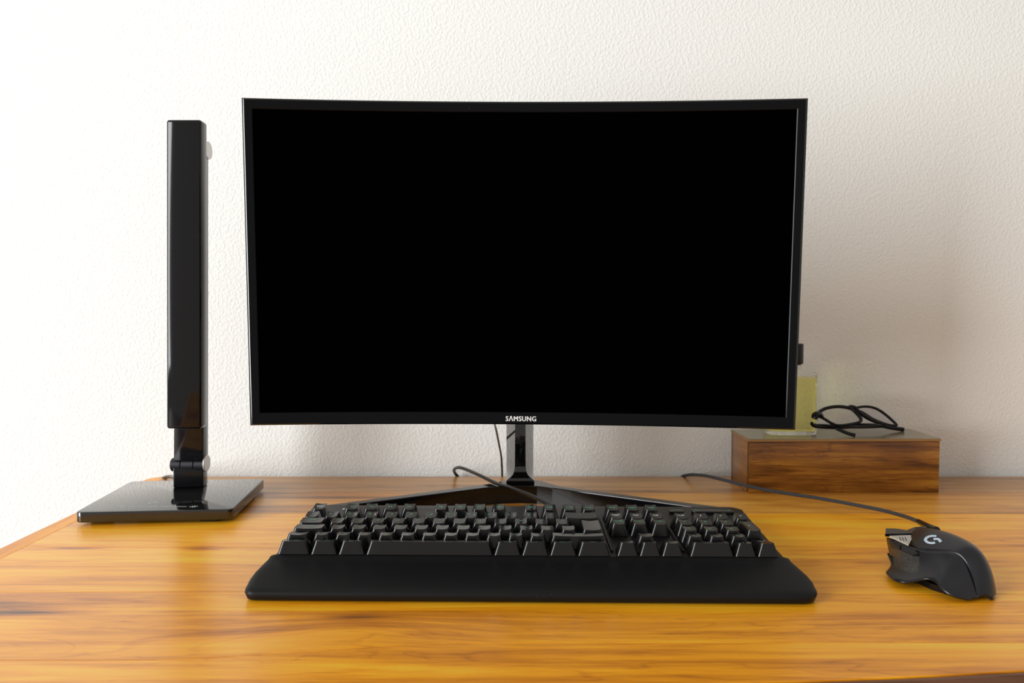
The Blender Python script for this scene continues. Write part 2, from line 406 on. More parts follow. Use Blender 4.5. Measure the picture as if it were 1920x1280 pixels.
# end board along the left edge, grain running front to back, with a rounded outer edge and corner
def end_board(x0, x1, sgn):
    V = []; F = []; rows = []
    ys = [y_front(x0)+0.0, 0.6, 0.75, 0.9, 1.0] + [DESK_BACK-0.022*(1-math.sin(a)) for a in [i*PI/2/6 for i in range(7)]]
    for j, y in enumerate(ys):
        k = max(0, j-5)/6*PI/2
        ins = 0.022*(1-math.cos(k)) if j >= 5 else 0
        xi, xo = (x1, x0+ins) if sgn < 0 else (x0, x1-ins)
        s = 1 if sgn < 0 else -1; r = 0.004
        rows.append([(xi, y, -DT), (xi, y, 0), (xo+s*r, y, 0), (xo+s*r*0.3, y, -r*0.3), (xo, y, -r), (xo, y, -DT+r), (xo+s*r, y, -DT)])
    for r_ in rows: V += r_
    for j in range(len(rows)-1):
        for k in range(7):
            k2 = (k+1) % 7; F.append([j*7+k, j*7+k2, (j+1)*7+k2, (j+1)*7+k])
    F.append(list(range(7))); F.append([(len(rows)-1)*7+k for k in range(7)])
    return mk('end_board', V, F, m_desk_y, desk, smooth=50)
end_board(-0.505, XL-0.0004, -1); end_board(XR+0.0004, XR+0.0245, 1)
mk('apron', *rbox(0.26, 0.545, -DT-0.045, 1.40, 0.02, 0.09, bev=0.001), m_apron, desk)
mk('apron', *rbox(0.26, 1.02, -DT-0.045, 1.40, 0.02, 0.09, bev=0.001), m_apron, desk)
for lx in (-0.46, 0.98):
    for ly in (0.56, 1.02): mk('leg', *rbox(lx, ly, -DT-0.361, 0.055, 0.055, 0.722, bev=0.003), m_apron, desk)

# ================================================================ MONITOR
MC = Vector((0.0101, 0.7752, 0.2773)); MW, MH, SAG = 0.548, 0.3235, 0.0165
monitor = thing('curved_monitor', 'wide curved black computer monitor with a blank dark screen on a V-shaped stand', 'monitor', (MC.x, 0.93, 0.0))
MR = Matrix.Rotation(-0.01867, 3, 'Z') @ Matrix.Rotation(0.04321, 3, 'X') @ Matrix.Rotation(0.00561, 3, 'Y')
def mloc(x, y, z): return MR @ Vector((x, y - SAG*(x/(MW/2))**2, z)) + MC
def rect_ring(l, r, b, t, y, nx=48, nz=8):
    x0, x1, z0, z1 = -MW/2+l, MW/2-r, -MH/2+b, MH/2-t
    pts = [(x0+(x1-x0)*i/nx, z0) for i in range(nx)] + [(x1, z0+(z1-z0)*i/nz) for i in range(nz)]
    pts += [(x1-(x1-x0)*i/nx, z1) for i in range(nx)] + [(x0, z1-(z1-z0)*i/nz) for i in range(nz)]
    return [mloc(x, y, z) for x, z in pts]
rings = [rect_ring(.0101, .0101, .0129, .0105, .0016), rect_ring(.0100, .0100, .0128, .0104, .00050), rect_ring(.0093, .0093, .0121, .0097, 0.0),
         rect_ring(.0024, .0024, .0016, .0016, 0.0), rect_ring(.0010, .0010, .0006, .0006, .0006), rect_ring(.0002, .0002, .0001, .0001, .0012), rect_ring(0, 0, 0, 0, .0020),
         rect_ring(0, 0, 0, 0, .0125), rect_ring(.004, .004, .004, .004, .016)]
def ringed(rs, cap=False):
    V, F = [], []; n = len(rs[0])
    for r in rs: V += r
    for i in range(len(rs)-1):
        for k in range(n):
            k2 = (k+1) % n; F.append([i*n+k, i*n+k2, (i+1)*n+k2, (i+1)*n+k])
    return V, F
mk('bezel', *ringed(rings[:4]), m_bezel, monitor, smooth=25)
mk('rim', *ringed(rings[3:]), m_rim, monitor, smooth=25)
# back shell: bulges towards the wall
brs = [rect_ring(.004, .004, .004, .004, .016), rect_ring(.03, .03, .02, .02, .026), rect_ring(.10, .10, .05, .06, .045), rect_ring(.16, .16, .09, .10, .062)]
V, F = ringed(brs); n_ = len(brs[0]); F.append([3*n_+k for k in range(n_)])
mk('back_shell', V, F, m_matte, monitor, smooth=35)
V, F = [], []
for i in range(49):
    for j in range(2):
        V.append(mloc(-MW/2+.0096+(MW-.0192)*i/48, 0.0014, (-MH/2+.0124) if j == 0 else (MH/2-.0100)))
for i in range(48): F.append([i*2, i*2+1, i*2+3, i*2+2])
mk('screen', V, F, m_screen, monitor, smooth=30)
lt_ = text_mesh('SΛMSUNG', 0.0308, 0.0054, weight=0.0, space=1.12)
V, F = [], []
for k, dx in enumerate((-0.00022, 0.0, 0.00022)):        # three offset layers make the strokes bold
    n_ = len(V); V += [mloc(v.co.x - 0.0002 + dx, -0.0003 - 0.00003*k, -MH/2 + 0.0065 + v.co.y) - origin_of(monitor) for v in lt_.vertices]
    F += [[i+n_ for i in p.vertices] for p in lt_.polygons]
me = bpy.data.meshes.new('lettering'); me.from_pydata(V, [], F); me.update()
mesh_obj('lettering', me, m_logo, monitor)
# stand neck: dark flat front, mirror-like flanks flaring to a wider back, foot flaring at the bottom
NX, NY = 0.0100, 0.9150
prof = [(0.0212, .0168), (0.0268, .0168), (0.0290, .0150), (0.0310, .0118), (0.0340, .0088), (0.0385, .0071), (0.045, .0065), (0.06, .0064), (0.13, .0062), (0.20, .0062)]
V, F = [], []
for z, hw in prof:
    d = 0.006*sstep(0.026, 0.04, z)
    V += [(NX-hw, NY+d, z), (NX+hw, NY+d, z), (NX+.0170, NY+.052, z), (NX-.0170, NY+.052, z)]
for i in range(len(prof)-1):
    for k in range(4):
        k2 = (k+1) % 4; F.append([i*4+k, i*4+k2, (i+1)*4+k2, (i+1)*4+k])
F.append([0, 1, 2, 3]); F.append([(len(prof)-1)*4+k for k in range(4)])
mk('neck', V, F, m_neck, monitor, smooth=25)
mk('neck_mount', *rbox(NX, 0.888, 0.215, 0.07, 0.11, 0.06, bev=0.006), m_matte, monitor)
# V-shaped base
def vee(z, k=0.0):
    o = [(-0.2080, 0.822), (-0.0320, 0.9220), (-0.0120, 0.9400), (0.000, 0.945), (0.028, 0.945), (0.0390, 0.9370), (0.0600, 0.9095), (0.2450, 0.806)]
    i = [(0.2360, 0.795), (0.0700, 0.8905), (0.0480, 0.9040), (0.030, 0.912), (NX, 0.9150), (-0.012, 0.912), (-0.0300, 0.9060), (-0.0430, 0.8990), (-0.1990, 0.8145)]
    return [Vector((x, y, z)) for x, y in o+i]
top, mid, bot = vee(0.0213), vee(0.0203), vee(0.0)
ctr = Vector((NX, 0.88, 0))
top = [Vector((p.x + (0.0008 if 0 else 0), p.y, p.z)) for p in top]
V = top + bot; n_ = len(top)
bm = bmesh.new(); bv = [bm.verts.new(v) for v in V]
bm.faces.new(bv[:n_]); bm.faces.new(bv[n_:][::-1])
for i in range(n_): bm.faces.new([bv[i], bv[n_+i], bv[n_+(i+1) % n_], bv[(i+1) % n_]])
bmesh.ops.recalc_face_normals(bm, faces=bm.faces)
es = [e for e in bm.edges if abs(e.verts[0].co.z-.0213) < 1e-4 and abs(e.verts[1].co.z-.0213) < 1e-4]
bmesh.ops.bevel(bm, geom=es, offset=0.0009, segments=2, affect='EDGES', profile=0.5)
bmesh.ops.triangulate(bm, faces=[f for f in bm.faces if len(f.verts) > 4])
bm.verts.index_update(); V = [v.co.copy() for v in bm.verts]; F = [[v.index for v in f.verts] for f in bm.faces]; bm.free()
mk('stand_base', V, F, m_gloss, monitor, smooth=None)
mk_tube('power_cable', [P(924, 785, Y=.90), P(929, 800, Y=.95), P(935, 829, Y=1.0), P(940, 857, Y=1.04), P(941.5, 885, Y=1.062), P(941.5, 893, Y=1.0665), (-0.0130, 1.067, -0.008)], 0.0014, m_rubber, monitor, seg=8)

# ================================================================ KEYBOARD
KC = Vector((0.0147, 0.70, 0)); KROT = -math.radians(1.0)
kb = thing('keyboard', 'full-size black keyboard with green legends and a built-in wrist rest, below the monitor', 'keyboard', KC, KROT)
def kmk(name, V, F, mat, smooth=40, parent=None, loc=(0, 0, 0)):      # keyboard-local coordinates
    me = bpy.data.meshes.new(name); me.from_pydata([tuple(Vector(v)-Vector(loc)) for v in V], [], F); me.update(); finish(me, smooth)
    return mesh_obj(name, me, mat, parent or kb, loc)
ZT = 0.0230
def chassis_ring(z, ins, r=0.012, n=6):
    x0, x1b, x1, y0, y1 = -0.2215+ins, -0.2325+ins, 0.2290-ins, -0.0500, 0.1195-ins; out = [Vector((x0, y0, z)), Vector((0.2220-ins, y0, z))]
    for i in range(n+1):
        a = PI/2*i/n; out.append(Vector((x1-r+r*math.cos(a), y1-r+r*math.sin(a), z)))
    for i in range(n+1):
        a = PI/2+PI/2*i/n; out.append(Vector((x1b+r+r*math.cos(a), y1-r+r*math.sin(a), z)))
    return out
V = []; F = []; rs_ = [chassis_ring(.001, .0012), chassis_ring(.006, 0), chassis_ring(.015, .0002), chassis_ring(.0200, .0016), chassis_ring(.0222, .0032), chassis_ring(ZT, .0050)]
n_ = len(rs_[0])
for q in rs_: V += q
for i in range(len(rs_)-1):
    for k in range(n_): F.append([i*n_+k, i*n_+(k+1) % n_, (i+1)*n_+(k+1) % n_, (i+1)*n_+k])
F.append(list(range(n_))[::-1]); F.append([(len(rs_)-1)*n_+k for k in range(n_)])
kmk('chassis', V, F, m_matte, smooth=50)
for fx in (-0.19, 0.19): kmk('rubber_foot', *rbox(fx, 0.09, 0.0005, 0.03, 0.012, 0.001, bev=0.0002, seg=1), m_rubber)
for fx in (-0.19, 0.19): kmk('rubber_foot', *rbox(fx, -0.085, 0.0005, 0.03, 0.010, 0.001, bev=0.0002, seg=1), m_rubber)
# wrist rest: a swept slope with softened front corners
prof = [(-.0490, .0231), (-.0520, .0228), (-.0545, .0215), (-.062, .0202), (-.075, .0172), (-.086, .0138), (-.0935, .0110), (-.0975, .0090), (-.0990, .0068), (-.0986, .0035), (-.0970, .0014), (-.093, .0010), (-.049, .0010)]
def half(y, side):
    return 0.2212 + (0.0110 if side > 0 else 0.0082)*sstep(-.040, -.096, y)
ends = [0, .0006, .0018, .0036, .006, .009, .013]
V, F = [], []; m_ = 0
for (y, z) in prof:
    low = z < .006 and y < -.09
    ins = .0012 if low else 0.0
    a, b = -half(y, -1)+ins, half(y, 1)-ins
    if y < -.09: a, b = -half(-.099, -1)+ins, half(-.099, 1)-ins
    xs = [a+e for e in ends] + [a+.013+(b-a-.026)*i/20 for i in range(1, 20)] + [b-e for e in reversed(ends)]
    m_ = len(xs); k = sstep(-.078, -.096, y)
    for x in xs:
        rr_, e = (0.008, x-a) if x-a < b-x else (0.013, b-x)
        sh = (rr_ - math.sqrt(max(rr_*rr_-(rr_-e)**2, 0)))*k if e < rr_ else 0
        V.append((x, y+sh*0.9 if y < -.09 or k > 0 else y, z - 0.0010*max(0, 1-min(x-a, b-x)/0.004) if z > .009 else z))
nx = m_-1
for j in range(len(prof)):
    j2 = (j+1) % len(prof)
    for i in range(nx): F.append([j*m_+i, j*m_+i+1, j2*m_+i+1, j2*m_+i])
F.append([j*m_ for j in range(len(prof))]); F.append([j*m_+nx for j in range(len(prof))])
kmk('wrist_rest', V, F, m_rest, smooth=45)
# raised ridges that divide the key fields
U = 0.0192; KX0 = -0.2172; KY0 = -0.0505; RP = 0.01905
def kx(u): return KX0 + u*U
kmk('divider', *rbox(kx(15.13), 0.018, ZT+0.0008, 0.0025, 0.112, 0.0016, bev=0.0005, seg=1), m_matte)
kmk('divider', *rbox(kx(18.38), 0.018, ZT+0.0008, 0.0025, 0.112, 0.0016, bev=0.0005, seg=1), m_matte)
_caps = {}
ROWT = {0: math.radians(-11), 1: math.radians(-6), 2: math.radians(-1), 3: math.radians(4), 4: math.radians(8), 5: math.radians(9)}
ZB, ZC = 0.0236, 0.0350
def cap_mesh(w, row, d=1.0, dish=0.0009, h=ZC):
    key = (w, row, d, h)
    if key in _caps: return _caps[key]
    bw, bd = w*U-0.0009, d*RP-0.0009; fi, bi, si = 0.0019, 0.0030, 0.0036; r = 0.0024; tilt = ROWT[row]
    cy0 = 0.0
    def loop(x0, x1, y0, y1, zf, r, n=8):
        fr, bk = [], []
        prs = []
        for a in range(5): t = PI/2*a/4; prs.append((x0+r-r*math.cos(t), r-r*math.sin(t)))
        for i in range(1, n): prs.append((x0+r+(x1-x0-2*r)*i/n, 0))
        for a in range(5): t = PI/2*a/4; prs.append((x1-r+r*math.sin(t), r-r*math.cos(t)))
        for (x, o) in prs: fr.append((x, y0+o, zf(x, y0+o))); bk.append((x, y1-o, zf(x, y1-o)))
        return fr, bk
    tx = bw/2-si; ty0, ty1 = fi, bd-bi
    space = w > 4
    def zt(x, y):
        k = (x/tx)
        if space: c = 0.0
        elif w > 1.3: c = -dish*0.8*(1-min(1, abs(k))**3)
        else: c = -dish*(1-k*k)
        zz = h + (y-ty0)*math.tan(tilt) + c
        if space: zz -= 0.0006*((y-(ty0+ty1)/2)/((ty1-ty0)/2))**2
        return zz
    bf, bb = loop(-bw/2, bw/2, 0, bd, lambda x, y: ZB, r)
    tf, tb = loop(-tx, tx, ty0, ty1, zt, r)
    # thin chamfer under the rim
    V = bf + bb + tf + tb; n = len(bf); F = []
    for i in range(n-1):
        F.append([i, i+1, 2*n+i+1, 2*n+i]); F.append([n+i+1, n+i, 3*n+i, 3*n+i+1]); F.append([2*n+i, 2*n+i+1, 3*n+i+1, 3*n+i])
    F.append([0, 2*n, 3*n, n]); F.append([n-1, 2*n-1, 4*n-1, 3*n-1])
    me = bpy.data.meshes.new('key'); me.from_pydata(V, [], F); me.update(); finish(me, 38); me.materials.append(m_key)
    _caps[key] = (me, zt, (ty0, ty1)); return _caps[key]
def legend_on(key, s, dx, dy, hgt, mat, zt, wmax=0.012):
    w = min(wmax, (0.00125 if len(s) > 3 else 0.0021)*len(s))
    me0 = text_mesh(s, w, hgt, weight=0.02, fit=len(s) > 3); me = me0.copy(); me.materials.clear(); me.materials.append(mat)
    for v in me.vertices: v.co = (v.co.x+dx, v.co.y+dy, zt(v.co.x+dx, v.co.y+dy)+0.00012)
    return mesh_obj('legend', me, mat, key)
def key(u, row, w, s='', s2='', d=1.0, y=None, col=None, sname='key'):
    me, zt, (t0, t1) = cap_mesh(w, row, d)
    yy = KY0 + RP*row if y is None else y
    if row == 5 and y is None: yy = KY0 + RP*4 + 0.0295
    k = mesh_obj(sname, me, m_key, kb, (kx(u+w/2) - 0.020*(yy-KY0)*sstep(20, 0, u), yy, 0))
    ymid = t0+(t1-t0)*(0.60 if row != 5 else 0.5)
    if s:
        two = bool(s2)
        big = len(s) == 1
        legend_on(k, s, -0.0022 if two else 0, ymid, 0.0046 if big else 0.0030, col or m_green, zt, wmax=0.0105)
        if two: legend_on(k, s2, 0.0032, ymid-0.001, 0.0026, m_white, zt)
    return k
key(0, 5, 1, 'ESC', col=m_white)
for i in range(4): key(1.70+i, 5, 1, 'F%d' % (i+1))
for i in range(4): key(6.35+i, 5, 1, 'F%d' % (i+5))
for i in range(4): key(11+i, 5, 1, 'F%d' % (i+9))
for i, s in enumerate(('PRTSC', 'SCROLL', 'PAUSE')): key(15.25+i, 5, 1, s)
for i, (s, t) in enumerate([('^', ''), ('1', '!'), ('2', '²'), ('3', '³'), ('4', ''), ('5', ''), ('6', ''), ('7', '{'), ('8', '['), ('9', ']'), ('0', '}'), ('ß', '\\'), ('´', '')]):
    key(i, 4, 1, s, t)
key(13, 4, 2, '←')
key(0, 3, 1.5, 'TAB')
for i, s in enumerate('QWERTZUIOPÜ+'): key(1.5+i, 3, 1, s)
key(0, 2, 1.75, 'CAPS')
for i, s in enumerate('ASDFGHJKLÖÄ#'): key(1.75+i, 2, 1, s)
# tall return key with its step
ke = key(13.75, 2, 1.25, '', d=2.0, sname='key'); me_e, zt_e, _ = cap_mesh(1.25, 2, 2.0)
legend_on(ke, '↵', 0, 0.026, 0.0045, m_green, zt_e)
key(0, 1, 1.25, '⇧')
for i, s in enumerate('<YXCVBNM,.-'): key(1.25+i, 1, 1, s)
key(12.25, 1, 2.75, '⇧')
for u, w, s in ((0, 1.5, 'STRG'), (1.5, 1.25, 'WIN'), (2.75, 1.25, 'ALT'), (4, 5.75, ''), (9.75, 1.25, 'ALT GR'), (11, 1.25, 'FN'), (12.25, 1.25, 'MENU'), (13.5, 1.5, 'STRG')):
    key(u, 0, w, s)
for i, s in enumerate(('INSERT', 'POS1', 'PAGE')): key(15.25+i, 4, 1, s, col=m_white)
for i, s in enumerate(('DELETE', 'END', 'PAGE')): key(15.25+i, 3, 1, s)
key(16.25, 1, 1, '↑')
for i, s in enumerate('←↓→'): key(15.25+i, 0, 1, s)
NPX = 18.5
for i, s in enumerate(('NUM', '/', '*', '-')): key(NPX+i, 4, 1, s, col=m_white)
for i, s in enumerate('789'): key(NPX+i, 3, 1, s)
for i, s in enumerate('456'): key(NPX+i, 2, 1, s)
for i, s in enumerate('123'): key(NPX+i, 1, 1, s)
key(NPX, 0, 2, '0'); key(NPX+2, 0, 1, ',')
kp = key(NPX+3, 2, 1, '', d=2.0); _, z2, _ = cap_mesh(1, 2, 2.0); legend_on(kp, '+', 0, 0.020, 0.004, m_white, z2)
kn = key(NPX+3, 0, 1, '', d=2.0); _, z2, _ = cap_mesh(1, 0, 2.0); legend_on(kn, 'ENTER', 0, 0.022, 0.003, m_white, z2, 0.009)
# flat function buttons above the number pad
for (x0, x1, s) in ((kx(18.95), kx(19.75), '◐'), (kx(20.15), kx(22.45), '')):
    b = kmk('function_button', *rbox((x0+x1)/2, KY0+RP*4+0.0640, ZT+0.0014, x1-x0, 0.009, 0.0028, bev=0.0008, seg=2, vbev=0.0042), m_key)
for x, s in ((kx(19.35), 'M'), (kx(20.45), '▶▶'), (kx(22.1), '◀')):
    mesh_obj('printed_mark', text_mesh(s, 0.004, 0.0028, weight=0.02), m_green, kb, (x, KY0+RP*4+0.0640, ZT+0.0030))
mesh_obj('indicator_light', text_mesh('▼', 0.0042, 0.0050), m_white, kb, (kx(1.20), 0.0980, ZT+0.0002))
for x in (kx(19.9), kx(20.9), kx(21.9)):
    mesh_obj('indicator_light', text_mesh('▼', 0.0024, 0.003), m_white, kb, (x-0.0055, KY0+RP*4+0.0250, ZT+0.0002))
# the cable, which arches back over the stand and drops behind the desk (world points turned into keyboard space)
KI = (Matrix.Translation(KC) @ Matrix.Rotation(KROT, 4, 'Z')).inverted()
cp = [P(1040, 951, Y=.818), P(1029, 945.5, Y=.83), P(996, 929, Y=.855), P(958, 914, Y=.885), P(930, 905.5, Y=.915), P(902, 892, Y=.95), P(876, 880.5, Y=.99), P(860, 876, Y=1.015), P(851.5, 880, Y=1.04), P(853.5, 887, Y=1.058), P(859, 894, Y=1.067), (-0.0735, 1.067, -0.008)]
pts = [KI @ Vector(p) for p in catmull(cp, 8)]
Vv, Ff, _ = tube(pts, 0.0022, 10)
kmk('cable', Vv, Ff, m_rubber, smooth=60)

# ================================================================ MOUSE
mouse = thing('computer_mouse', 'black ergonomic gaming mouse with thumb wing, silver-white side plate and pale emblem', 'mouse', (0.365, 0.665, 0))
cols = [
 [(1662,1007,.712),(1664,1025,.708),(1670,1045,.700),(1672,1060,.680),(1661,1072,.662)],
 [(1683,1012,.692),(1684,1028,.684),(1688,1045,.676),(1686,1066,.660),(1670,1084,.644)],
 [(1703,1022,.674),(1704,1036,.668),(1706,1052,.660),(1703,1072,.646),(1690,1092,.633)],
 [(1725,1031,.660),(1724,1044,.655),(1724,1058,.649),(1721,1074,.640),(1714,1089,.631)],
 [(1743,1034,.652),(1742,1046,.647),(1740,1058,.642),(1738,1070,.637),(1735,1083,.629)],
 [(1776,1033,.640),(1768,1044,.638),(1762,1056,.634),(1757,1070,.629),(1751,1086,.623)],
 [(1799,1037,.632),(1789,1050,.630),(1779,1064,.627),(1769,1081,.621),(1760,1098,.616)],
 [(1812,1056,.628),(1801,1066,.625),(1790,1079,.621),(1780,1093,.616),(1770,1108,.611)],
 [(1822,1080,.620),(1811,1086,.617),(1801,1094,.614),(1791,1104,.610),(1783,1116,.607)],
 [(1829,1103,.612),(1820,1105,.611),(1812,1108,.609),(1805,1113,.607),(1800,1121,.605)],
 [(1833,1120,.607),(1829,1121,.606),(1825,1121.5,.606),(1821,1122,.605),(1817,1124,.604)]]
G = [[P(x, y, Y=Y) for x, y, Y in c] for c in cols]
def grid_obj(name, G, mat, parent, levels=2, thick=0.0015, matidx=None, smooth=True):
    nr, nc = len(G), len(G[0]); V = [p for r in G for p in r]; F = []; mi = []
    for i in range(nr-1):
        for j in range(nc-1):
            F.append([i*nc+j, i*nc+j+1, (i+1)*nc+j+1, (i+1)*nc+j]); mi.append(matidx(i, j) if matidx else 0)
    o = mk(name, V, F, mat, parent, smooth=None, fix=False)
    bm = bmesh.new(); bm.from_mesh(o.data); bmesh.ops.recalc_face_normals(bm, faces=bm.faces)
    c = Vector((0.368, 0.665, 0.012)) - origin_of(parent)
    s = sum((f.normal.dot(f.calc_center_median()-c) for f in bm.faces))
    if s < 0: bmesh.ops.reverse_faces(bm, faces=bm.faces)
    bm.to_mesh(o.data); bm.free()
    for k, p in enumerate(o.data.polygons): p.use_smooth = True; p.material_index = mi[k]
    sb = o.modifiers.new('subsurf', 'SUBSURF'); sb.levels = levels; sb.render_levels = levels; sb.boundary_smooth = 'PRESERVE_CORNERS'
    if thick: sd = o.modifiers.new('solid', 'SOLIDIFY'); sd.thickness = thick; sd.offset = -1
    return o
side = grid_obj('thumb_side', G, [m_mouse, m_grip, m_mouse_g], mouse, matidx=lambda i, j: 1 if (i in (0, 1, 2) and j in (1, 2)) else (2 if (j == 0 and i < 3) else 0))
# top shell from the ridge over the hump and down the far side
Lw = [P(1703, 994, Y=.728), P(1709, 1003, Y=.705), P(1705, 1021, Y=.677)] + [G[i][0] for i in range(3, 11)]
Rw = [(.405,.737,.004),(.407,.722,.003),(.408,.705,.003),(.408,.690,.003),(.4075,.675,.003),(.406,.658,.003),(.4045,.642,.003),(.4020,.630,.003),(.3985,.621,.003),(.393,.613,.003),(.386,.608,.003)]
Zc = [.024, .0305, .0365, .0395, .0405, .0400, .0380, .0330, .0250, .0140, .0045]
T = [[p for p in [Vector((l.x, .739, .004)) for l in [Lw[0]]]] + [Vector((Lw[0].x+(.405-Lw[0].x)*t, .741, .004)) for t in (.18, .42, .68, .88, .97, 1)]]
for l, r, zc in zip(Lw, Rw, Zc):
    r = Vector(r); row = [l]
    for t, k in ((.18, None), (.42, 1.0), (.68, .90), (.88, .62), (.97, .30)):
        p = l.lerp(r, t); p.z = (0.45*l.z+0.55*zc) if k is None else zc*k
        row.append(p)
    row.append(r); T.append(row)
shell = grid_obj('top_shell', T, m_mouse, mouse)
# underside plate
ol = [(.366,.705),(.376,.734),(.400,.734),(.403,.70),(.402,.655),(.395,.627),(.384,.615),(.369,.612),(.358,.618),(.350,.632),(.347,.645),(.336,.650),(.334,.66),(.347,.668),(.358,.690)]
mk('base_plate', *prism([(x, y, .0008) for x, y in ol], (0, 0, .0050)), m_mouse_g, mouse, smooth=None)
# silver-white triangular plate, paddle of the click button, front button and thumb buttons
mk('side_plate', *prism([P(1668, 1004, Y=.703), P(1714, 1002.5, Y=.707), P(1703.5, 1020.5, Y=.672)], (0.0004, 0.001, -0.0016)), m_mplate, mouse, smooth=None)
for (xa, xb) in ((1686, 1689), (1691, 1694), (1696, 1699)):
    a = P(xa, 1006.5, Y=.6985); b = P(xb, 1013.5, Y=.6845)
    mk('plate_mark', *prism([a, a+Vector((.0007, 0, 0)), b+Vector((.0007, 0, 0)), b], (0, 0, 0.0001)), m_matte, mouse, smooth=None)
mk('click_paddle', *prism([P(1661, 990, Y=.718), P(1680, 990.5, Y=.722), P(1702, 993.5, Y=.724), P(1722, 998.5, Y=.712), P(1690, 1002.5, Y=.708), P(1660, 1000.5, Y=.706)], (0.0006, 0.002, -0.0030)), m_mouse_g, mouse, smooth=None)
mk('front_button', *prism([P(1700, 993.5, Y=.726), P(1714, 988, Y=.735), P(1736, 986, Y=.730), P(1744, 992, Y=.722), P(1722, 999, Y=.712)], (0, 0.001, -0.0035)), m_mouse_g, mouse, smooth=None)
mk_tube('target_button', [P(1665, 1037, Y=.700), P(1669, 1045, Y=.696), P(1672.5, 1053, Y=.688), P(1673.5, 1062, Y=.676)], [0.0008, 0.0014, 0.0016, 0.0009], m_mouse_g, mouse, seg=8)
# light lines where the shells meet
def on_surface(o, px, py, lift=0.0003):
    dg = bpy.context.evaluated_depsgraph_get(); dg.update()
    b = _bvh.get(o.name)
    if b is None: b = BVHTree.FromObject(o, dg); _bvh[o.name] = b
    og = origin_of(o); c0 = Vector((0, 0, CAM_H)) - og
    d = (P(px, py, Y=1.0) - Vector((0, 0, CAM_H))).normalized()
    hit = b.ray_cast(c0, d)
    if hit[0] is None: return P(px, py, Y=.66)
    return hit[0] + hit[1]*(lift if hit[1].dot(d) < 0 else -lift) + og
_bvh = {}
for q in ([(1670,1015),(1688,1021),(1688,1031),(1671,1027)], [(1692,1023),(1716,1033),(1724,1039),(1712,1041),(1692,1034)]):
    pts = [on_surface(side, x, y, 0.0002) for x, y in q]
    back = (P(1700, 1025, Y=1.0) - Vector((0, 0, CAM_H))).normalized()
    pts = [p - back*0.0012 for p in pts]
    V, F = prism(pts, back*0.0025)
    o = mk('thumb_button', V, F, m_mouse_g, mouse, smooth=None); b = o.modifiers.new('bevel', 'BEVEL'); b.width = 0.0006; b.segments = 2
def decal(name, path, wid, o, mat, parent):
    """flat ribbon lying on the shell; path in measured points, its width in the same units"""
    path = [Vector((x, y, 0)) for x, y in path]; path = catmull(path, 5); V = []; F = []
    for i, p in enumerate(path):
        t = (path[min(i+1, len(path)-1)] - path[max(i-1, 0)]).normalized(); nrm = Vector((-t.y, t.x, 0))
        w = Vector((nrm.x*wid*0.95, nrm.y*wid*0.62, 0))
        for s in (-1, 0, 1): V.append(on_surface(o, p.x+w.x*s, p.y+w.y*s))
    for i in range(len(path)-1):
        for k in (0, 1): F.append([i*3+k, i*3+k+1, (i+1)*3+k+1, (i+1)*3+k])
    return mk(name, V, F, mat, parent, smooth=None)
decal('emblem', [(1756, 1005.2), (1747, 1005.0), (1739, 1007.5), (1735.5, 1012), (1739, 1016.3), (1746, 1018.2), (1753.5, 1017.6)], 3.1, shell, m_glogo, mouse)
decal('emblem', [(1750.5, 1011.0), (1756, 1010.5), (1760, 1011.2), (1764.5, 1016.2)], 3.1, shell, m_glogo, mouse)
mcp = [P(1748, 992, Y=.722), P(1740, 988, Y=.732), P(1729, 981, Y=.752), P(1712, 973.5, Y=.775), P(1690, 966, Y=.80), P(1650, 955.5, Y=.83), P(1600, 945.5, Y=.858), P(1540, 934.5, Y=.885), P(1480, 925.5, Y=.906), P(1430, 917, Y=.925), P(1390, 908, Y=.942), P(1355, 899, Y=.966), P(1325, 892, Y=.995), P(1302, 889.5, Y=1.025), P(1287, 890.5, Y=1.05), P(1278, 894, Y=1.067), (0.236, 1.067, -0.008)]
mk_tube('cable', mcp, 0.0021, m_braid, mouse, seg=12, uv=True, n=10)
mk_tube('cable_boot', [P(1756, 994, Y=.715), P(1744, 989.5, Y=.728), P(1732, 983, Y=.747), P(1722, 977.5, Y=.763)], [.0036, .0036, .0030, .0026], m_mouse_g, mouse, seg=12)

# ================================================================ DESK LAMP
LROT = math.radians(2.5)
lamp = thing('desk_lamp', 'folded glossy black desk lamp on a thin rectangular touch base, left of the monitor', 'lamp', (-0.388, 0.89, 0))
fl = P(143, 957, z=.0155); fr = P(434, 957, z=.0155); bl = P(250, 900, z=.0155); br = P(493, 898, z=.0155)
lc = (fl+fr+bl+br)/4; lw = ((fr-fl).length+(br-bl).length)/2; ld = ((bl-fl).length+(br-fr).length)/2
rz = math.atan2(-( (bl-fl)+(br-fr)).x, ((bl-fl)+(br-fr)).y)
mk('base', *rbox(lc.x, lc.y, .0095, lw, ld, .0115, bev=.0012, seg=3, rotz=rz, vbev=.007), m_touch, lamp)
for sx in (-.06, .06):
    for sy in (-.055, .055): mk('rubber_foot', *rbox(lc.x+sx, lc.y+sy, .002, .02, .012, .004, bev=.0005, seg=1), m_rubber, lamp)
def flat_on_base(pts, w):                                  # thin printed line
    V, F = [], []
    for i, p in enumerate(pts):
        t = (pts[min(i+1, len(pts)-1)] - pts[max(i-1, 0)]).normalized(); n = Vector((-t.y, t.x, 0))*w/2
        V += [p-n, p+n]
    for i in range(len(pts)-1): F.append([i*2, i*2+1, i*2+3, i*2+2])
    return V, F
zb = .01535
segs = [((238, 949.3), (252, 949.3)), ((257, 949.3), (271, 949.3)), ((276, 949.3), (294, 949.3)), ((299, 949.3), (322, 949.3)), ((327, 949.3), (350, 949.3))]
for a, b in segs: mk('slider_line', *flat_on_base([P(*a, z=zb), P(*b, z=zb)], .0011), m_white, lamp, smooth=None)
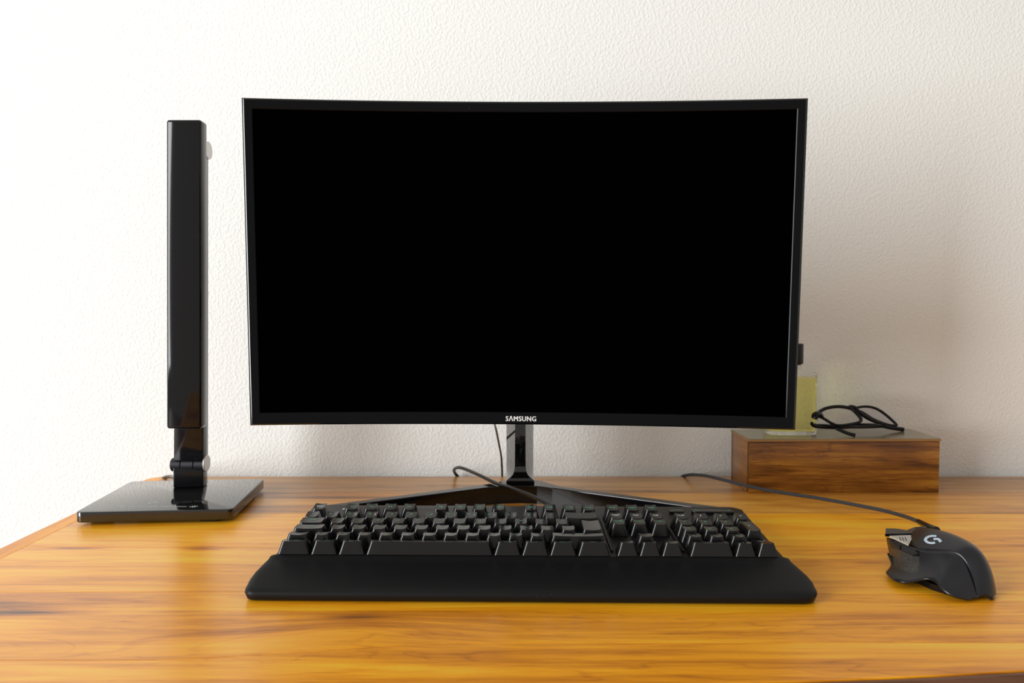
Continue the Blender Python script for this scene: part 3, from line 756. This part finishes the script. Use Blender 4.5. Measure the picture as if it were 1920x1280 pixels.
def ring_on(cx, cy, r, a0, a1, n=14):
    c = P(cx, cy, z=zb); return flat_on_base([c + Vector((r*math.cos(a0+(a1-a0)*i/n), r*math.sin(a0+(a1-a0)*i/n), 0)) for i in range(n+1)], .0009)
mk('power_symbol', *merge(ring_on(286, 942, .0036, math.radians(120), math.radians(420)), flat_on_base([P(286, 942, z=zb)+Vector((0, .0012, 0)), P(286, 942, z=zb)+Vector((0, .0052, 0))], .0009)), m_white, lamp, smooth=None)
for cx, r in ((229, .0010), (363, .0016)):
    c = P(cx, 949.3, z=zb); parts = [ring_on(cx, 949.3, r, 0, 2*PI)]
    for k in range(8):
        d = Vector((math.cos(k*PI/4), math.sin(k*PI/4), 0)); parts.append(flat_on_base([c+d*(r+.0014), c+d*(r+.0030)], .0008))
    mk('brightness_symbol', *merge(*parts), m_white, lamp, smooth=None)
# stem between base and hinge
sl = P(324.5, 911, Y=.931).x; sr = P(379, 911, Y=.931).x
mk('stem', *rbox((sl+sr)/2, .940, (.0152+.040)/2, sr-sl, .018, .0248, bev=.0012, rotz=rz), m_gloss, lamp)
hc = P(350, 870.5, Y=.938); hx0 = P(320.5, 870, Y=.934).x; hx1 = P(383, 870, Y=.934).x; HR = .0083
s1, s2 = P(340, 870, Y=.934).x, P(364, 870, Y=.934).x
for a, b in ((hx0, s1-.0003), (s1+.0001, s2-.0003), (s2+.0001, hx1)): mk('hinge_barrel', *cyl_x(a, b, hc.y, hc.z, HR), m_hinge, lamp)
dl = P(388, 868, Y=.938); mk('hinge_cap', *cyl_x(hx1, hx1+.0022, hc.y, dl.z, .0102, bev=.0004), m_silver, lamp)
# arm rising from the hinge, nearly upright behind the head
at = P(386, 284, Y=.945)
def beam(xb0, xb1, yb, zb_, xt0, xt1, yt, zt_, d, bev=.0014):
    bm = bmesh.new()
    vs = [bm.verts.new(c) for c in ((xb0, yb, zb_), (xb1, yb, zb_), (xb1, yb+d, zb_), (xb0, yb+d, zb_), (xt0, yt, zt_), (xt1, yt, zt_), (xt1, yt+d, zt_), (xt0, yt+d, zt_))]
    for f in ((0, 1, 2, 3), (4, 5, 6, 7), (0, 1, 5, 4), (1, 2, 6, 5), (2, 3, 7, 6), (3, 0, 4, 7)): bm.faces.new([vs[i] for i in f])
    bmesh.ops.recalc_face_normals(bm, faces=bm.faces)
    bmesh.ops.bevel(bm, geom=bm.edges[:], offset=bev, segments=3, affect='EDGES', profile=0.5)
    bm.verts.index_update(); V = [v.co.copy() for v in bm.verts]; F = [[v.index for v in f.verts] for f in bm.faces]; bm.free(); return V, F
ab0, ab1 = P(325, 855, Y=.929).x, P(380, 855, Y=.929).x
at0, at1 = P(330, 270, Y=.929).x, P(380.5, 270, Y=.929).x
zt_ = P(384, 270, Y=.94).z
mk('arm', *beam(ab0, ab1, .929, hc.z+.006, at0, at1, .929, zt_, .0175), m_gloss, lamp)
xt1 = at1
mk('hinge_barrel', *cyl_x(at0-.001, xt1+.0003, .9385, at.z, .0098), m_hinge, lamp)
mk('hinge_cap', *cyl_x(xt1+.0003, xt1+.0036, .9385, at.z, .0108, bev=.0004), m_silver, lamp)
# head: the long folded light panel, its glossy back to the viewer
ha = P(311.5, 804, Y=.886); hb = P(376.5, 223.5, Y=.886)
xb0, xb1 = P(311.5, 804, Y=.886).x, P(376.5, 804, Y=.886).x
xt0, xt1_ = P(311, 224, Y=.886).x, P(376.5, 224, Y=.886).x
mk('lamp_head', *beam(xb0, xb1, .886, ha.z, xt0, xt1_, .886, hb.z, .0195, bev=.0032), m_gloss, lamp)
mk('head_joint', *rbox((at0+xt1)/2, .917, at.z, .022, .026, .014, bev=.002), m_hinge, lamp)
mk_tube('power_cable', [P(336, 903, Y=.966), P(330, 897, Y=.99), P(322, 893.5, Y=1.02), P(313, 893.5, Y=1.04), P(304, 897, Y=1.058), P(299, 900, Y=1.068), (-0.49, 1.068, -.008)], .0024, m_rubber, lamp, seg=8)

# ================================================================ WOODEN BOX
box = thing('wooden_box', 'low dark brown wooden box with a glossy flat lid, against the wall at right', 'box', (0.412, 0.995, 0))
A = P(1403.5, 925, z=0); B = P(1760, 923.5, z=0); Cb = P(1361, 903, z=0)
BH = P(1405, 822.5, Y=A.y).z; bw = (B-A).length; ang = math.atan2((B-A).y, (B-A).x)
bd = 0.074; ex = (B-A).normalized(); ey = Vector((-ex.y, ex.x, 0)); th = .008; LZ = .0040
def wallpart(name, p, q, mat, h0, h1, t):
    d = (q-p).normalized(); nn = Vector((-d.y, d.x, 0))*t
    bm = bmesh.new()
    vs = [bm.verts.new(v) for v in [Vector((*c.xy, h0)) for c in (p, q, q+nn, p+nn)] + [Vector((*c.xy, h1)) for c in (p, q, q+nn, p+nn)]]
    for f in ((0, 1, 2, 3), (4, 5, 6, 7), (0, 1, 5, 4), (1, 2, 6, 5), (2, 3, 7, 6), (3, 0, 4, 7)): bm.faces.new([vs[i] for i in f])
    bmesh.ops.recalc_face_normals(bm, faces=bm.faces); bmesh.ops.bevel(bm, geom=bm.edges[:], offset=.0006, segments=2, affect='EDGES', profile=0.5)
    bm.verts.index_update(); V = [v.co.copy() for v in bm.verts]; F = [[v.index for v in f.verts] for f in bm.faces]; bm.free()
    return mk(name, V, F, mat, box)
D_ = A+ey*bd; C_ = B+ey*bd
wallpart('front_panel', A, B, m_box, 0, BH-LZ, th)
wallpart('side_panel', D_, A+ey*.0002, m_box_y, 0, BH-LZ, th); wallpart('side_panel', B+ey*.0002, C_, m_box_y, 0, BH-LZ, th); wallpart('back_panel', C_, D_, m_box, 0, BH-LZ, th)
wallpart('bottom_panel', A+ex*th+ey*th, B-ex*th+ey*th, m_box, .001, .006, bd-2*th)
o = 0.0009
lidp = [A-ex*o-ey*o, B+ex*o-ey*o, C_+ex*o+ey*o, D_-ex*o+ey*o]
mk('lid', *prism([Vector((*p.xy, BH-LZ+.0005)) for p in lidp], (0, 0, LZ-.0015)), m_lid_edge, box, smooth=None)
lidp = [A-ex*.0004-ey*.0004, B+ex*.0004-ey*.0004, C_+ex*.0004+ey*.0004, D_-ex*.0004+ey*.0004]
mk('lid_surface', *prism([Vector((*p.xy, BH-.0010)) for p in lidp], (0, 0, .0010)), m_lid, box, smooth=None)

# ================================================================ PERFUME BOTTLE
bot_c = Vector((0.3655, 1.0035, BH))
bottle = thing('perfume_bottle', 'glass bottle of yellow perfume with slim black cap, half hidden behind the monitor', 'bottle', bot_c)
def rr_sec(hx, hy, r, z, n=6):
    out = []
    for (sx, sy, a0) in ((1, 1, 0), (-1, 1, PI/2), (-1, -1, PI), (1, -1, 1.5*PI)):
        for i in range(n+1):
            a = a0+PI/2*i/n; out.append(bot_c + Vector((sx*(hx-r)+r*math.cos(a), sy*(hy-r)+r*math.sin(a), z)))
    return out
def loft(secs):
    V, F = [], []; n = len(secs[0])
    for s in secs: V += s
    for i in range(len(secs)-1):
        for k in range(n): F.append([i*n+k, i*n+(k+1) % n, (i+1)*n+(k+1) % n, (i+1)*n+k])
    F.append(list(range(n))[::-1]); F.append([(len(secs)-1)*n+k for k in range(n)]); return V, F
HB = P(1510, 692, Y=1.0).z - BH
mk('glass_body', *loft([rr_sec(.0305, .0175, .012, .0004), rr_sec(.0318, .0190, .013, .003), rr_sec(.0318, .0190, .013, HB-.006), rr_sec(.0312, .0185, .0125, HB-.0045), rr_sec(.0220, .0140, .010, HB-.0012), rr_sec(.0150, .0110, .008, HB), rr_sec(.0120, .0100, .007, HB+.001)]), m_glass, bottle, smooth=50)
mk('perfume', *loft([rr_sec(.0295, .0165, .011, .005), rr_sec(.0303, .0175, .0118, .008), rr_sec(.0303, .0175, .0118, HB-.0110)]), m_perf, bottle, smooth=50)
mk('collar', *lathe([(.0110, HB+.0005), (.0130, HB+.001), (.0130, HB+.006), (.0105, HB+.007)], bot_c), m_silver, bottle)
mk('cap', *lathe([(.0148, HB+.0072), (.0152, HB+.008), (.0152, HB+.0325), (.0145, HB+.0335)], bot_c), m_cap, bottle)

# ================================================================ GLASSES
gl = thing('eyeglasses', 'black-framed eyeglasses with folded temples resting on top of the wooden box', 'glasses', (0.44, 1.0, BH))
def q5(cx, cy, Y): return P(1480+cx/6.7375, 640+cy/6.7375, Y=Y)
def yy(cy, top=1.006, bot=.984): return bot + (top-bot)*min(max((1062-cy)/240, 0), 1)
LR = [(345, 925), (400, 875), (480, 840), (600, 823), (720, 833), (800, 862), (870, 930), (905, 985), (880, 1020), (790, 1042), (690, 1058), (600, 1058), (520, 1025), (440, 975), (375, 945)]
RR = [(830, 848), (950, 822), (1080, 842), (1200, 912), (1350, 1048), (1300, 1060), (1190, 1032), (1050, 972), (930, 898)]
rim1 = catmull([q5(x, y, yy(y)) for x, y in LR], 6, True)
rim2 = catmull([q5(x, y, yy(y, 1.010, .998)) for x, y in RR], 6, True)
def mk_lens(name, rim):
    c = sum(rim, Vector())/len(rim); n = len(rim); d = Vector((0, .0006, 0))
    V = [c-d*2] + [p-d for p in rim] + [c+d*0] + [p+d for p in rim]; F = []
    for i in range(n):
        j = (i+1) % n; F += [[0, 1+i, 1+j], [n+1, n+2+j, n+2+i], [1+i, n+2+i, n+2+j, 1+j]]
    return mk(name, V, F, m_lens, gl, smooth=60)
mk_tube('rim', rim1, .0019, m_frame, gl, seg=8, closed=True, sm=False, flat=1.3)
mk_tube('rim', rim2, .0014, m_frame, gl, seg=8, closed=True, sm=False, flat=1.3)
mk_lens('lens', rim1); mk_lens('lens', rim2)
mk_tube('browline', [q5(840, 852, 1.004), q5(900, 905, 1.002), q5(1000, 968, 1.0), q5(1100, 1015, .999), q5(1190, 1040, .999)], [.0016, .0028, .0028, .0024, .0014], m_frame, gl, seg=8)
mk_tube('bridge', [q5(730, 838, 1.004), q5(780, 822, 1.007), q5(840, 840, 1.007), q5(870, 880, 1.004)], [.0016, .0024, .0024, .0018], m_frame, gl, seg=8)
mk_tube('end_piece', [q5(310, 970, .985), q5(335, 930, .986), q5(375, 925, .988), q5(420, 960, .988)], [.0044, .0058, .0052, .0026], m_frame, gl, seg=8, flat=0.8)
mk_tube('hinge', [q5(345, 985, .986), q5(360, 1010, .987), q5(345, 1040, .988)], .0009, m_silver, gl, seg=6)
mk_tube('hinge', [q5(1090, 1010, 1.0), q5(1100, 1030, 1.003), q5(1130, 1045, 1.006)], .0012, m_silver, gl, seg=6)
mk_tube('temple', [q5(280, 1028, .985), q5(335, 1065, .989), q5(600, 1076, .998), q5(900, 1062, 1.008), q5(1150, 1066, 1.014), q5(1300, 1092, 1.018), q5(1440, 1110, 1.021)], [.0020, .0030, .0034, .0034, .0028, .0026, .0028], m_frame, gl, seg=8)
mk_tube('temple', [q5(1195, 1040, 1.008), q5(1180, 1068, 1.006), q5(950, 1082, .998), q5(700, 1082, .990), q5(590, 1088, .986), q5(640, 1118, .983), q5(740, 1160, .978), q5(835, 1186, .974)], [.0026, .0022, .0018, .0018, .0020, .0022, .0022, .0026], m_frame, gl, seg=8)
